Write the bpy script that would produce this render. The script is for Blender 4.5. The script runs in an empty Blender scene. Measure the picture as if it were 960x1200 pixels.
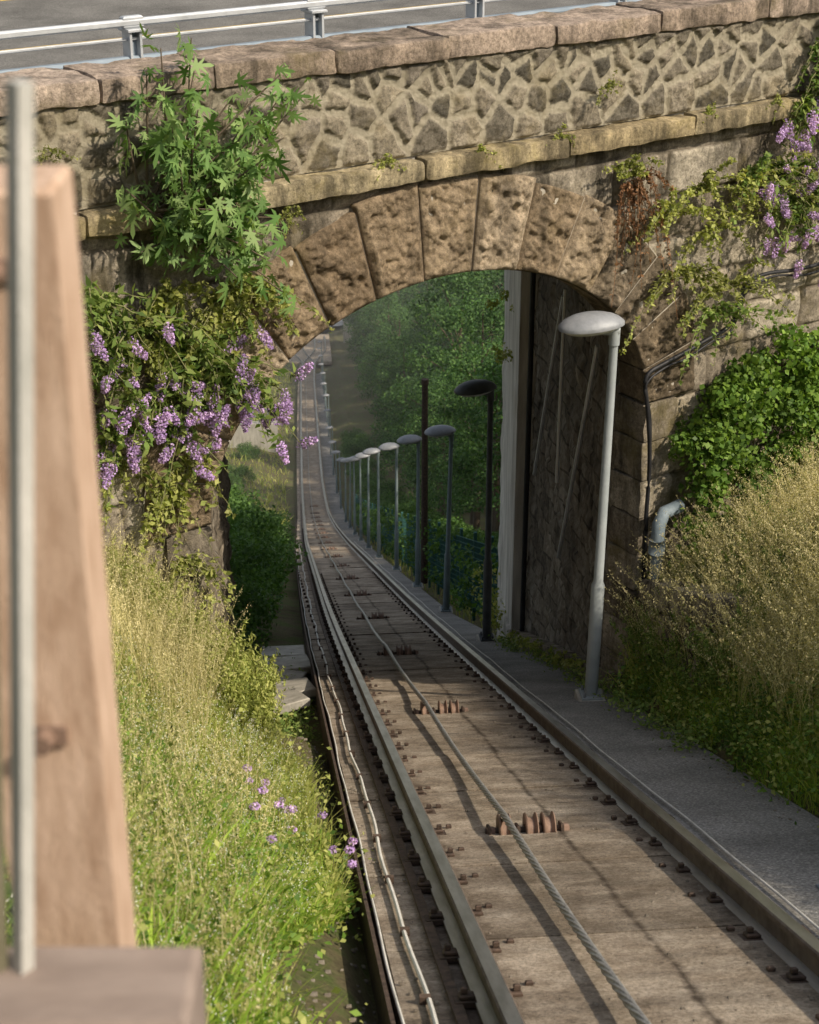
import bpy, math, numpy as np
from mathutils import Vector
rng=np.random.default_rng(7)
scene=bpy.context.scene
COL=scene.collection
# ------------------------------------------------------------ helpers
def hsh(i,j,k,seed):
    n=(i.astype(np.int64)*374761393+j.astype(np.int64)*668265263+k.astype(np.int64)*2147483647+seed*1274126177)&0xFFFFFFFF
    n=((n^(n>>13))*1274126177)&0xFFFFFFFF
    n=((n^(n>>16))*2246822519)&0xFFFFFFFF
    return (n&0xFFFFFF)/float(0xFFFFFF)
def vnoise(P,seed=0):
    P=np.asarray(P,float); i=np.floor(P); f=P-i; f=f*f*(3-2*f); i=i.astype(np.int64)
    r=0
    for a in (0,1):
        for b in (0,1):
            for c in (0,1):
                w=(f[:,0] if a else 1-f[:,0])*(f[:,1] if b else 1-f[:,1])*(f[:,2] if c else 1-f[:,2])
                r=r+w*hsh(i[:,0]+a,i[:,1]+b,i[:,2]+c,seed)
    return r
def fbm(P,sc=1,oc=4,seed=0):
    P=np.asarray(P,float)*sc; r=0; a=1; t=0
    for o in range(oc):
        r=r+a*vnoise(P*(2**o)+o*17.3,seed+o); t+=a; a*=.5
    return r/t-.5
def sm(x,a,b):
    t=np.clip((np.asarray(x,float)-a)/(b-a),0,1); return t*t*(3-2*t)
def empty(name,loc=(0,0,0)):
    o=bpy.data.objects.new(name,None); o.location=loc; COL.objects.link(o); return o
def link(name,me,parent=None):
    o=bpy.data.objects.new(name,me); COL.objects.link(o)
    if parent: o.parent=parent
    return o
def mkmesh(name,V,F,mats,smooth=False,mi=None,col=None):
    me=bpy.data.meshes.new(name)
    V=np.asarray(V,float)
    if isinstance(F,np.ndarray):
        n=F.shape[1]
        me.vertices.add(len(V)); me.vertices.foreach_set('co',V.astype(np.float32).ravel())
        me.loops.add(F.size); me.loops.foreach_set('vertex_index',F.astype(np.int32).ravel())
        me.polygons.add(len(F)); me.polygons.foreach_set('loop_start',(np.arange(len(F))*n).astype(np.int32))
        me.update(calc_edges=True)
    else:
        me.from_pydata(V.tolist(),[],F)
    for m in (mats if isinstance(mats,(list,tuple)) else [mats]): me.materials.append(m)
    if mi is not None: me.polygons.foreach_set('material_index',np.asarray(mi,np.int32))
    if smooth: me.polygons.foreach_set('use_smooth',np.ones(len(me.polygons),bool))
    if col is not None:
        a=me.color_attributes.new('c','FLOAT_COLOR','POINT')
        c=np.ones((len(V),4),np.float32); c[:,:col.shape[1]]=col
        a.data.foreach_set('color',c.ravel())
    me.update(); return me
def mk(name,V,F,mats,parent=None,**k): return link(name,mkmesh(name,V,F,mats,**k),parent)
class B:
    def __init__(s): s.V=[];s.F=[];s.M=[];s.n=0
    def add(s,V,F,mi=0):
        V=np.asarray(V,float).reshape(-1,3)
        s.V.append(V)
        for f in (F.tolist() if isinstance(F,np.ndarray) else F): s.F.append([i+s.n for i in f]); s.M.append(mi)
        s.n+=len(V)
    def box(s,x0,x1,y0,y1,z0,z1,mi=0,fr=None,bev=0.0):
        if bev>0:
            b=bev;V=[]
            for (zz,ins) in ((z0,b),(z0+b,0),(z1-b,0),(z1,b)):
                for (sx,sy) in ((0,0),(1,0),(1,1),(0,1)):
                    xx=(x1-ins) if sx else (x0+ins); yy=(y1-ins) if sy else (y0+ins)
                    V.append((xx,yy,zz))
            F=[[3,2,1,0],[12,13,14,15]]
            for r in range(3):
                for i in range(4):
                    j=(i+1)%4; F.append([r*4+i,r*4+j,r*4+4+j,r*4+4+i])
        else:
            V=[(x0,y0,z0),(x1,y0,z0),(x1,y1,z0),(x0,y1,z0),(x0,y0,z1),(x1,y0,z1),(x1,y1,z1),(x0,y1,z1)]
            F=[[3,2,1,0],[4,5,6,7],[0,1,5,4],[1,2,6,5],[2,3,7,6],[3,0,4,7]]
        V=np.array(V,float)
        if fr is not None: V=fr(V)
        s.add(V,F,mi)
    def tube(s,P,r,n=8,mi=0,cap=True):
        P=np.asarray(P,float); m=len(P); r=np.broadcast_to(np.asarray(r,float),(m,))
        T=np.gradient(P,axis=0); T/=np.linalg.norm(T,axis=1)[:,None]+1e-9
        up=np.array([0,0,1.]) if abs(T[:,2]).mean()<.8 else np.array([1.,0,0])
        A=np.cross(T,up); A/=np.linalg.norm(A,axis=1)[:,None]+1e-9; Bn=np.cross(T,A)
        th=np.arange(n)*2*math.pi/n
        V=P[:,None]+r[:,None,None]*(A[:,None]*np.cos(th)[None,:,None]+Bn[:,None]*np.sin(th)[None,:,None])
        F=[]
        for i in range(m-1):
            for j in range(n):
                k=(j+1)%n; F.append([i*n+j,i*n+k,(i+1)*n+k,(i+1)*n+j])
        if cap: F.append(list(range(n))); F.append(list(range((m-1)*n,m*n))[::-1])
        s.add(V.reshape(-1,3),F,mi)
    def obj(s,name,mats,parent=None,smooth=False):
        return mk(name,np.concatenate(s.V),s.F,mats,parent,mi=s.M,smooth=smooth)
    def mesh(s,name,mats,smooth=False):
        return mkmesh(name,np.concatenate(s.V),s.F,mats,mi=s.M,smooth=smooth)
def grid_faces(nu,nv):
    i=np.arange(nu-1)[:,None]*nv+np.arange(nv-1)[None,:]
    return np.stack([i,i+nv,i+nv+1,i+1],-1).reshape(-1,4)
# ------------------------------------------------------------ materials
def new(name,rough=.85,spec=.25,metal=0):
    m=bpy.data.materials.new(name); m.use_nodes=True; nt=m.node_tree; b=nt.nodes['Principled BSDF']
    b.inputs['Roughness'].default_value=rough; b.inputs['Specular IOR Level'].default_value=spec; b.inputs['Metallic'].default_value=metal
    return m,nt,b
def nd(nt,t,**k):
    n=nt.nodes.new(t)
    for a,v in k.items(): setattr(n,a,v)
    return n
def pos(nt,sc=(1,1,1)):
    t=nd(nt,'ShaderNodeTexCoord'); m=nd(nt,'ShaderNodeMapping'); m.inputs['Scale'].default_value=sc
    nt.links.new(t.outputs['Object'],m.inputs['Vector']); return m.outputs[0]
def noi(nt,scale,detail=5,vec=None,rough=.6):
    n=nd(nt,'ShaderNodeTexNoise'); n.inputs['Scale'].default_value=scale; n.inputs['Detail'].default_value=detail; n.inputs['Roughness'].default_value=rough
    nt.links.new(vec if vec is not None else pos(nt),n.inputs['Vector']); return n.outputs[0]
def ramp(nt,fac,stops):
    r=nd(nt,'ShaderNodeValToRGB'); e=r.color_ramp.elements
    while len(e)>1: e.remove(e[0])
    e[0].position=stops[0][0]; e[0].color=(*stops[0][1],1)
    for p,c in stops[1:]:
        x=e.new(p); x.color=(*c,1)
    nt.links.new(fac,r.inputs[0]); return r.outputs[0]
def mixc(nt,fac,a,b,mode='MIX'):
    m=nd(nt,'ShaderNodeMix',data_type='RGBA',blend_type=mode)
    for s,v in ((0,fac),(6,a),(7,b)):
        if isinstance(v,(int,float)): m.inputs[s].default_value=v
        elif isinstance(v,tuple): m.inputs[s].default_value=(*v,1)
        else: nt.links.new(v,m.inputs[s])
    return m.outputs[2]
def math_(nt,op,a,b=0.0):
    m=nd(nt,'ShaderNodeMath',operation=op)
    for s,v in ((0,a),(1,b)):
        if isinstance(v,(int,float)): m.inputs[s].default_value=v
        else: nt.links.new(v,m.inputs[s])
    return m.outputs[0]
def bump(nt,b,h,dist=.01,st=.6):
    n=nd(nt,'ShaderNodeBump'); n.inputs['Distance'].default_value=dist; n.inputs['Strength'].default_value=st
    nt.links.new(h,n.inputs['Height']); nt.links.new(n.outputs[0],b.inputs['Normal'])
g3=lambda v:(v,v,v)
def simple(name,c1,c2,scale=6,rough=.8,metal=0,spec=.3,bd=.004,sc=(1,1,1),island=False):
    m,nt,b=new(name,rough,spec,metal)
    n=noi(nt,scale,6,pos(nt,sc))
    c=ramp(nt,n,[(.3,c1),(.7,c2)])
    if island:
        g=nd(nt,'ShaderNodeNewGeometry'); c=mixc(nt,.85,c,ramp(nt,g.outputs['Random Per Island'],[(0,g3(.6)),(1,g3(1.25))]),'MULTIPLY')
    nt.links.new(c,b.inputs['Base Color'])
    bump(nt,b,noi(nt,scale*8,5,pos(nt,sc)),bd)
    return m
def stone(name,tones,mortar,dark=(.035,.03,.022),moss=(.16,.13,.05),bd=.02,darkamt=1.0,mossamt=.7):
    m,nt,b=new(name,.92,.15)
    at=nd(nt,'ShaderNodeAttribute',attribute_name='c'); s=nd(nt,'ShaderNodeSeparateColor'); nt.links.new(at.outputs['Color'],s.inputs[0])
    c=ramp(nt,s.outputs[0],[(i/(len(tones)-1),t) for i,t in enumerate(tones)])
    c=mixc(nt,.95,c,ramp(nt,noi(nt,7,9,rough=.8),[(.28,g3(.3)),(.45,g3(.82)),(.58,g3(1.2)),(.75,g3(1.8))]),'MULTIPLY')
    c=mixc(nt,.95,c,ramp(nt,noi(nt,42,5,rough=.8),[(.3,g3(.4)),(.5,g3(1.05)),(.72,g3(1.5))]),'MULTIPLY')
    c=mixc(nt,s.outputs[1],c,mixc(nt,noi(nt,20,4),mortar,tuple(x*.6 for x in mortar)))
    mo=ramp(nt,noi(nt,2.3,7,rough=.7),[(.52,g3(0)),(.66,g3(mossamt))])
    c=mixc(nt,mo,c,moss)
    st=noi(nt,1.0,7,pos(nt,(5,5,.9)),.7)
    st=ramp(nt,math_(nt,'ADD',math_(nt,'MULTIPLY',s.outputs[2],.45),st),[(.58,g3(0)),(.8,g3(.88*darkamt))])
    c=mixc(nt,st,c,dark)
    nt.links.new(c,b.inputs['Base Color'])
    bump(nt,b,noi(nt,38,9,rough=.8),bd,1.0)
    return m
def leafmat(name,cols,tr=.35,rough=.55,var=1.2):
    m,nt,b=new(name,rough,.2)
    g=nd(nt,'ShaderNodeNewGeometry')
    c=ramp(nt,g.outputs['Random Per Island'],[(i/(len(cols)-1),t) for i,t in enumerate(cols)])
    n=noi(nt,var,3)
    c=mixc(nt,1.0,c,ramp(nt,n,[(.3,g3(.65)),(.7,g3(1.35))]),'MULTIPLY')
    nt.links.new(c,b.inputs['Base Color'])
    t=nd(nt,'ShaderNodeBsdfTranslucent'); nt.links.new(mixc(nt,1.0,c,(1.2,1.25,.6),'MULTIPLY'),t.inputs['Color'])
    x=nd(nt,'ShaderNodeMixShader'); x.inputs[0].default_value=tr
    nt.links.new(b.outputs[0],x.inputs[1]); nt.links.new(t.outputs[0],x.inputs[2])
    nt.links.new(x.outputs[0],nt.nodes['Material Output'].inputs['Surface'])
    return m
m_vous=stone('voussoir_stone',[(.27,.2,.13),(.39,.3,.2),(.48,.385,.275)],(.4,.36,.29),darkamt=.75,moss=(.27,.2,.1),bd=.035)
m_ash=stone('ashlar_stone',[(.26,.22,.17),(.37,.32,.25),(.46,.41,.33)],(.2,.17,.13),bd=.025)
m_rub=stone('rubble_stone',[(.11,.1,.08),(.2,.175,.135),(.36,.31,.23),(.24,.21,.17)],(.56,.5,.38),darkamt=.4,moss=(.28,.22,.1),bd=.03,mossamt=.35)
m_cop=stone('coping_granite',[(.33,.26,.2),(.41,.325,.26),(.48,.39,.32)],(.1,.09,.07),darkamt=.85,mossamt=.5)
m_str=stone('string_course_stone',[(.4,.32,.19),(.46,.38,.24),(.5,.42,.27)],(.15,.12,.08),moss=(.36,.29,.12),darkamt=.85)
m_mortar=simple('mortar',(.3,.27,.22),(.5,.46,.39),20)
def innerwall():
    m,nt,b=new('damp_wall',.9,.2)
    n=noi(nt,1.3,9,pos(nt,(4,4,.4)),.78); n2=noi(nt,5,8,rough=.75)
    c=ramp(nt,n,[(.3,(.1,.085,.065)),(.43,(.24,.195,.145)),(.54,(.4,.34,.26)),(.68,(.6,.54,.45))])
    c=mixc(nt,.9,c,ramp(nt,n2,[(.3,g3(.4)),(.7,g3(1.5))]),'MULTIPLY')
    br=nd(nt,'ShaderNodeTexBrick'); br.inputs['Scale'].default_value=1; br.inputs['Brick Width'].default_value=.62; br.inputs['Row Height'].default_value=.33; br.inputs['Mortar Size'].default_value=.014
    br.inputs['Color1'].default_value=(1.1,1.1,1.1,1); br.inputs['Color2'].default_value=(.7,.7,.7,1); br.inputs['Mortar'].default_value=(.45,.45,.45,1)
    t=nd(nt,'ShaderNodeTexCoord'); s=nd(nt,'ShaderNodeSeparateXYZ'); cb=nd(nt,'ShaderNodeCombineXYZ')
    nt.links.new(t.outputs['Object'],s.inputs[0]); nt.links.new(s.outputs[1],cb.inputs[0]); nt.links.new(s.outputs[2],cb.inputs[1]); nt.links.new(cb.outputs[0],br.inputs['Vector'])
    c=mixc(nt,1.0,c,br.outputs['Color'],'MULTIPLY')
    nt.links.new(c,b.inputs['Base Color']); bump(nt,b,noi(nt,14,9,rough=.8),.08,1.0); return m
m_inner=innerwall()
m_pil=simple('weathered_concrete',(.27,.25,.21),(.55,.52,.46),3,bd=.01,sc=(2,2,.4))
m_pil_lit=simple('pale_lit_concrete',(.4,.37,.32),(.82,.78,.7),3,bd=.02,sc=(3,3,.35))  # pale concrete raised further: sunlight on pilaster and wing wall put into colour
def asphalt(name,a,b2,sc=120):
    m,nt,b=new(name,.9,.2)
    c=ramp(nt,noi(nt,sc,3),[(.35,tuple(x*.55 for x in a)),(.55,a),(.72,b2)])
    c=mixc(nt,.85,c,ramp(nt,noi(nt,1.6,6,rough=.65),[(.3,g3(.6)),(.7,g3(1.35))]),'MULTIPLY')
    nt.links.new(c,b.inputs['Base Color']); bump(nt,b,noi(nt,sc,4),.006,.8); return m
m_asph=asphalt('asphalt',(.16,.155,.145),(.26,.25,.235))
m_path=asphalt('path_concrete',(.24,.23,.215),(.42,.405,.375),70)
m_paint_y=simple('yellow_paint',(.5,.34,.08),(.6,.42,.12),30)
def slabmat():
    m,nt,b=new('trackbed_concrete',.9,.2)
    g=nd(nt,'ShaderNodeNewGeometry')
    c=ramp(nt,noi(nt,3.5,9,rough=.75),[(.28,(.15,.115,.085)),(.43,(.3,.24,.18)),(.58,(.45,.375,.295)),(.75,(.6,.52,.43))])
    c=mixc(nt,1.0,c,ramp(nt,noi(nt,60,5,rough=.8),[(.3,g3(.4)),(.52,g3(1.05)),(.75,g3(1.5))]),'MULTIPLY')
    c=mixc(nt,.8,c,ramp(nt,noi(nt,1.0,6,pos(nt,(1.2,7,1.2)),.7),[(.35,g3(.6)),(.6,g3(1.15))]),'MULTIPLY')
    c=mixc(nt,.9,c,ramp(nt,g.outputs['Random Per Island'],[(0,g3(.75)),(1,g3(1.2))]),'MULTIPLY')
    t=nd(nt,'ShaderNodeTexCoord'); s=nd(nt,'ShaderNodeSeparateXYZ'); nt.links.new(t.outputs['Object'],s.inputs[0])
    near=ramp(nt,math_(nt,'DIVIDE',s.outputs[1],60.0),[(.4,g3(1)),(.8,g3(.25))])
    w=math_(nt,'MULTIPLY',math_(nt,'SUBTRACT',noi(nt,.9,4),.5),.12)
    d1=math_(nt,'ABSOLUTE',math_(nt,'ADD',math_(nt,'SUBTRACT',s.outputs[0],.12),w))
    gr=ramp(nt,math_(nt,'ADD',d1,math_(nt,'MULTIPLY',noi(nt,9,5),.1)),[(.045,g3(.85)),(.075,g3(.0))])
    c=mixc(nt,math_(nt,'MULTIPLY',gr,near),c,(.05,.035,.025))
    d2=math_(nt,'ABSOLUTE',math_(nt,'SUBTRACT',math_(nt,'ABSOLUTE',s.outputs[0]),.62))
    gr2=ramp(nt,math_(nt,'ADD',d2,math_(nt,'MULTIPLY',noi(nt,7,5),.2)),[(.1,g3(.85)),(.26,g3(.0))])
    c=mixc(nt,math_(nt,'MULTIPLY',gr2,near),c,(.1,.07,.05))
    nt.links.new(c,b.inputs['Base Color']); bump(nt,b,noi(nt,40,8,rough=.8),.025,1); return m
m_slab=slabmat()
def railm():
    m,nt,b=new('rail_steel',.35,.5,.9)
    g=nd(nt,'ShaderNodeNewGeometry'); s=nd(nt,'ShaderNodeSeparateXYZ'); nt.links.new(g.outputs['Normal'],s.inputs[0])
    f=ramp(nt,s.outputs[2],[(.80,g3(0)),(.90,g3(1))])
    c=mixc(nt,f,ramp(nt,noi(nt,14,5),[(.3,(.06,.042,.032)),(.7,(.15,.115,.09))]),ramp(nt,noi(nt,3,7,pos(nt,(6,1,1))),[(.35,(.36,.36,.35)),(.65,(.58,.58,.58))]))
    nt.links.new(c,b.inputs['Base Color'])
    nt.links.new(f,b.inputs['Metallic']); r=ramp(nt,f,[(0,g3(.85)),(1,g3(.36))]); nt.links.new(r,b.inputs['Roughness']); return m
m_rail=railm()
m_rust=simple('rusty_iron',(.035,.026,.02),(.12,.08,.06),25,.8,spec=.3)
m_sheave=simple('sheave_rust',(.14,.09,.065),(.3,.2,.15),20,.6)
m_rope=simple('wire_rope',(.22,.21,.2),(.46,.45,.43),40,.45,.5)
m_white=simple('white_conduit',(.5,.48,.43),(.74,.72,.66),10,.6)
m_galv=simple('galvanised_steel',(.42,.44,.46),(.6,.62,.65),5,.45,.4)
m_galvd=simple('blue_grey_steel',(.17,.21,.25),(.27,.32,.37),5,.5,.3)
m_lpost=simple('lamp_post_grey',(.27,.3,.31),(.37,.4,.41),4,.5,.1)
m_lpostg=simple('lamp_post_green',(.17,.22,.23),(.25,.31,.32),4,.5,.2)
m_lpostd=simple('lamp_post_dark',(.055,.06,.06),(.11,.115,.115),4,.5,.2)
m_lhead=simple('lamp_cover',(.2,.21,.225),(.3,.31,.33),12,.45,.1)
m_lglass=simple('lamp_glass',(.5,.5,.46),(.65,.65,.6),8,.25)
m_black=simple('black_cable',(.012,.012,.014),(.03,.03,.034),10,.5)
m_pipe=simple('pipe_grey_blue',(.14,.18,.21),(.24,.29,.33),6,.6)
m_fence=simple('green_mesh',(.03,.1,.09),(.06,.17,.15),8,.7)
m_bark=simple('bark',(.08,.06,.04),(.18,.14,.1),12,.9,sc=(3,3,.6),bd=.02)
m_wood=simple('tan_timber',(.4,.26,.175),(.68,.5,.38),7,.75,sc=(7,7,1.4),bd=.004)  # pinkish-tan to orange-brown wood, the post's own colour
m_wood2=simple('weathered_timber',(.2,.155,.13),(.3,.24,.205),5,.85,sc=(1.5,5,5),bd=.004)
m_alu=simple('painted_metal',(.42,.42,.39),(.62,.6,.56),9,.5,.1,sc=(2,2,.8))
m_olive=simple('olive_metal',(.13,.12,.075),(.2,.185,.13),5,.5)
def groundm():
    m,nt,b=new('soil_and_turf',.95,.1)
    c=ramp(nt,noi(nt,2.2,8,rough=.7),[(.3,(.085,.065,.04)),(.48,(.14,.12,.065)),(.6,(.1,.13,.04)),(.75,(.16,.18,.06))])
    c=mixc(nt,.9,c,ramp(nt,noi(nt,30,6,rough=.75),[(.3,g3(.55)),(.7,g3(1.4))]),'MULTIPLY')
    nt.links.new(c,b.inputs['Base Color']); bump(nt,b,noi(nt,25,8,rough=.75),.04,.8); return m
m_ground=groundm()
m_leaf_tree=leafmat('tree_leaves',[(.04,.09,.03),(.065,.14,.04),(.09,.18,.05),(.14,.24,.07)],.35,var=.35)
m_leaf_shrub=leafmat('shrub_leaves',[(.05,.11,.025),(.09,.18,.04),(.14,.24,.06)],.35,var=.8)
m_leaf_fig=leafmat('fig_leaves',[(.08,.16,.04),(.15,.25,.07),(.27,.37,.14)],.3,.5)
m_leaf_bud=leafmat('buddleia_leaves',[(.1,.17,.04),(.19,.27,.065),(.33,.39,.12)],.35,var=2)
m_leaf_ivy=leafmat('ivy_leaves',[(.06,.12,.022),(.12,.21,.035),(.22,.33,.06)],.35,.45,var=1.5)
m_leaf_creep=leafmat('creeper_leaves',[(.18,.22,.05),(.31,.34,.09),(.44,.44,.15)],.35,var=2)
m_petal=leafmat('purple_petals',[(.36,.22,.52),(.54,.37,.7),(.72,.54,.82)],.3,var=3)
m_petalw=leafmat('white_petals',[(.6,.6,.52),(.8,.8,.72)],.2)
m_gr_green=leafmat('green_grass',[(.14,.26,.03),(.25,.38,.05),(.38,.5,.08)],.4,var=1.2)
m_gr_mid=leafmat('meadow_grass',[(.2,.27,.05),(.37,.4,.1),(.53,.5,.18)],.4,var=1.2)
m_gr_dry=leafmat('dry_grass',[(.42,.38,.17),(.6,.53,.28),(.74,.65,.4)],.35,var=1.0)
m_dead=leafmat('dead_twigs',[(.14,.07,.035),(.28,.14,.07),(.36,.2,.1)],.2)
m_stem=simple('plant_stem',(.12,.13,.05),(.23,.22,.1),8)
# ------------------------------------------------------------ alignment of the line
Yg=np.arange(-90,1700,1.0)
Zt=np.interp(Yg,[-100,0,60,75,92,112,150,170,200,260,350,600,1700],[43.9,0,-26.34,-32.7,-38.5,-43.5,-53.5,-58.8,-66,-78,-88,-96,-98])
Xt=np.interp(Yg,[-100,0,20,45,70,92,112,150,170,200,300],[0,0,0,.25,.7,1.07,1.5,2.4,3.1,4,6])
ker=np.hanning(17); ker/=ker.sum()
def smth(a): p=np.concatenate([a[0]+(a[0]-a[1:9][::-1]),a,a[-1]-(a[-9:-1][::-1]-a[-1])]); return np.convolve(p,ker,'valid')
Zs_=smth(Zt); Xs_=smth(Xt)
zt=lambda Y:np.interp(Y,Yg,Zs_)
xc=lambda Y:np.interp(Y,Yg,Xs_)
pdrop=lambda Y:np.interp(Y,[12,18,24],[0,.2,.4])
CX,CY=1.6,12.3
def ocoord(X,Y): return (X-CX)*.5-(Y-CY)*.866
def G(X,Y):
    X=np.asarray(X,float);Y=np.asarray(Y,float)
    dx=X-xc(Y); t=np.abs(dx); o=ocoord(X,Y)
    w1=sm(-o,.05,.5); w2=sm(Y,18.5,21)
    LA=np.interp(t,[0,.98,1.1,1.3,1.6,2.2,3.5,6,30,150,900],[-.4,-.4,-.2,-.1,.22,.8,1.45,1.9,3,6,20])
    LB=np.interp(t,[0,1.7,1.9,30,900],[-.4,-.36,-.4,-.4,0])
    LC=np.interp(t,[0,1,1.5,4,12,40,150,900],[-.4,-.4,-.3,.2,.6,3,14,60])
    RA=np.interp(t,[0,1.42,1.5,1.7,2.2,3,5,30,150,900],[-.4,-.4,-.05,.3,.8,1.3,1.9,3,8,30])
    RB=np.interp(t,[0,1.7,30,900],[-.4,-.4,-.4,0])-pdrop(Y)
    RC=np.interp(t,[0,1.9,3,6,14,40,150,900],[-.4,-.4,.1,.5,1.2,7,40,90])-pdrop(Y)
    def bl(a,b,c): r=a*(1-w1)+b*w1; return r*(1-w2)+c*w2
    h=np.where(dx<0,bl(LA,LB,LC),bl(RA,RB,RC))
    n=fbm(np.stack([X.ravel(),Y.ravel(),0*X.ravel()],1),1.3,4,3).reshape(X.shape)*.28*sm(t,1.35,2.2)*(1-.8*w1*(1-w2))
    return zt(Y)+h+n
xr=np.concatenate([np.linspace(-7,7,150),7+np.geomspace(.3,900,45)]); xl=-(7+np.geomspace(.3,900,45))[::-1]
xs=np.concatenate([xl,xr]); ys=np.concatenate([-10-np.geomspace(.5,70,20)[::-1],np.arange(-10,26,.16),26+np.geomspace(.2,1500,130)])
YY,XX=np.meshgrid(ys,xs,indexing='ij'); XXw=XX+xc(YY)
ZZ=G(XXw,YY)
mk('ground',np.stack([XXw.ravel(),YY.ravel(),ZZ.ravel()],1),grid_faces(len(ys),len(xs))[:,::-1].copy(),m_ground,smooth=True)
# ------------------------------------------------------------ railway track
track=empty('railway_track')
def sweep(profile,Ys,dxf,dzf,close=True):
    pr=np.asarray(profile,float); n=len(pr); Ys=np.asarray(Ys,float)
    cx=xc(Ys)+(dxf(Ys) if callable(dxf) else dxf); cz=zt(Ys)+(dzf(Ys) if callable(dzf) else dzf)
    V=np.stack([cx[:,None]+pr[None,:,0],np.broadcast_to(Ys[:,None],(len(Ys),n)),cz[:,None]+pr[None,:,1]],-1).reshape(-1,3)
    F=[]
    for i in range(len(Ys)-1):
        for j in range(n if close else n-1):
            k=(j+1)%n; F.append([i*n+j,(i+1)*n+j,(i+1)*n+k,i*n+k])
    if close: F.append(list(range(n))); F.append(list(range((len(Ys)-1)*n,len(Ys)*n))[::-1])
    return V,F
railp=[(-.06,-.14),(-.06,-.128),(-.012,-.115),(-.012,-.04),(-.033,-.028),(-.033,-.006),(-.026,0),(.026,0),(.033,-.006),(.033,-.028),(.012,-.04),(.012,-.115),(.06,-.128),(.06,-.14)]
Yn=np.concatenate([np.arange(-4,30,1.0),np.arange(30,166,2.0)])
b=B()
for sgn in (-1,1):
    V,F=sweep(railp,Yn,sgn*.6,0); b.add(V,F)
Yl=np.arange(164,196,1.5)
for side in (-1,1):
    for sgn in (-1,1):
        V,F=sweep(railp,Yl,lambda Y,side=side,sgn=sgn:sgn*.6+side*1.25*sm(Y,164,182),0); b.add(V,F)
b.obj('rails',m_rail,track)
b=B()
y=-4.0
while y<70:
    L=1.18 if rng.random()<.8 else .6
    dz=rng.uniform(-.008,.008); g=.008
    for (x0,x1) in ((-.54,.54),):
        Ys=np.array([y+g,y+L-g]); V,F=sweep([(x0,-.5),(x0,-.125+dz),(x1,-.125+dz+rng.uniform(-.004,.004)),(x1,-.5)],Ys,0,0); b.add(V,F)
    V,F=sweep([(-.92,-.5),(-.92,-.16+dz),(-.545,-.16+dz),(-.545,-.5)],Ys,0,0); b.add(V,F)
    V,F=sweep([(.545,-.5),(.545,-.15+dz),(.72,-.15+dz),(.72,-.5)],Ys,0,0); b.add(V,F)
    y+=L
V,F=sweep([(-.9,-.5),(-.9,-.15),(.72,-.15),(.72,-.5)],np.arange(70,168,3.),0,0); b.add(V,F)
V,F=sweep([(-2.4,-.5),(-2.4,-.15),(2.4,-.15),(2.4,-.5)],np.arange(168,200,3.),0,0); b.add(V,F)
b.obj('trackbed_slabs',m_slab,track)
b=B()
for i,y in enumerate(np.arange(-2,60,.52)):
    s0=float(zt(y)); cx=float(xc(y)); k=-.439
    def fr(V,y=y,s0=s0,cx=cx):
        V=V.copy(); yy=V[:,1].copy(); V[:,1]=y+yy; V[:,2]+=s0+k*yy; V[:,0]+=cx; return V
    for sx in (-.6,.6):
        b.box(sx-.13,sx+.13,-.05,.05,-.15,-.126,0,fr)
        if y<30:
            for q in (-1,1):
                b.box(sx+q*.085-.028,sx+q*.085+.028,-.03,.03,-.126,-.104,0,fr,bev=.006)
                b.box(sx+q*.095-.012,sx+q*.095+.012,-.012,.012,-.104,-.076,0,fr,bev=.004)
    if y<25:
        for q in (-.44,.45):
            jx=q+rng.uniform(-.01,.01); b.box(jx-.014,jx+.014,-.014+.1,.014+.1,-.13,-.105,0,fr,bev=.005)
    if y<20 and i%2==0:
        b.box(.72,.735,-.05,.05,-.2,-.1,0,fr)
b.obj('rail_fasteners',m_rust,track)
b=B()
V,F=sweep([(-.008,-.5),(-.008,.03),(.008,.03),(.008,-.5)],Yn[:60],-.965,-.15); b.add(V,F)
V,F=sweep([(-.02,-.02),(-.02,.0),(.02,.0),(.02,-.02)],Yn[:60],-.725,-.13); b.add(V,F)
b.obj('trough_edge',m_rust,track)
b=B()
Yc=np.arange(-3,45,.12)
for dx0,am,r,ph,dz in ((-.83,.009,.0095,0,-.135),(.775,.006,.006,2,-.09),(-.93,.005,.006,1.5,-.14)):
    P=np.stack([xc(Yc)+dx0+am*np.sin(Yc*1.7+ph)+am*.5*np.sin(Yc*4.3+ph),Yc,zt(Yc)+dz],1); b.tube(P,r,7,0)
for y in np.arange(-2,40,.85):
    b.box(-.85,-.81,y-.01,y+.01,float(zt(y))-.16,float(zt(y))-.12,1)
b.obj('white_conduit',[m_white,m_rust])
def rope(name,y0,y1,step,nth):
    Y=np.arange(y0,y1,step); ph=((Y-7.3)/4.2)%1.0
    sag=-.035*np.sin(ph*math.pi)
    base=np.stack([xc(Y)-.17,Y,zt(Y)-.03+sag],1)
    th=np.arange(nth)*2*math.pi/nth
    R=.0165+.004*np.cos(6*th[None,:]-Y[:,None]*2*math.pi/.09)
    V=np.stack([base[:,0:1]+R*np.cos(th),base[:,1:2]+0*R,base[:,2:3]+R*np.sin(th)],-1).reshape(-1,3)
    i=np.arange(len(Y)-1)[:,None]*nth; j=np.arange(nth)[None,:]; k=(j+1)%nth
    F=np.stack([i+j,i+k,i+nth+k,i+nth+j],-1).reshape(-1,4)
    return V,F
V1,F1=rope('a',-2,16,.006,24); V2,F2=rope('b',16,150,.5,8)
mk('haul_cable',np.concatenate([V1,V2]),np.concatenate([F1,F2+len(V1)]),m_rope,smooth=True)
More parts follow.
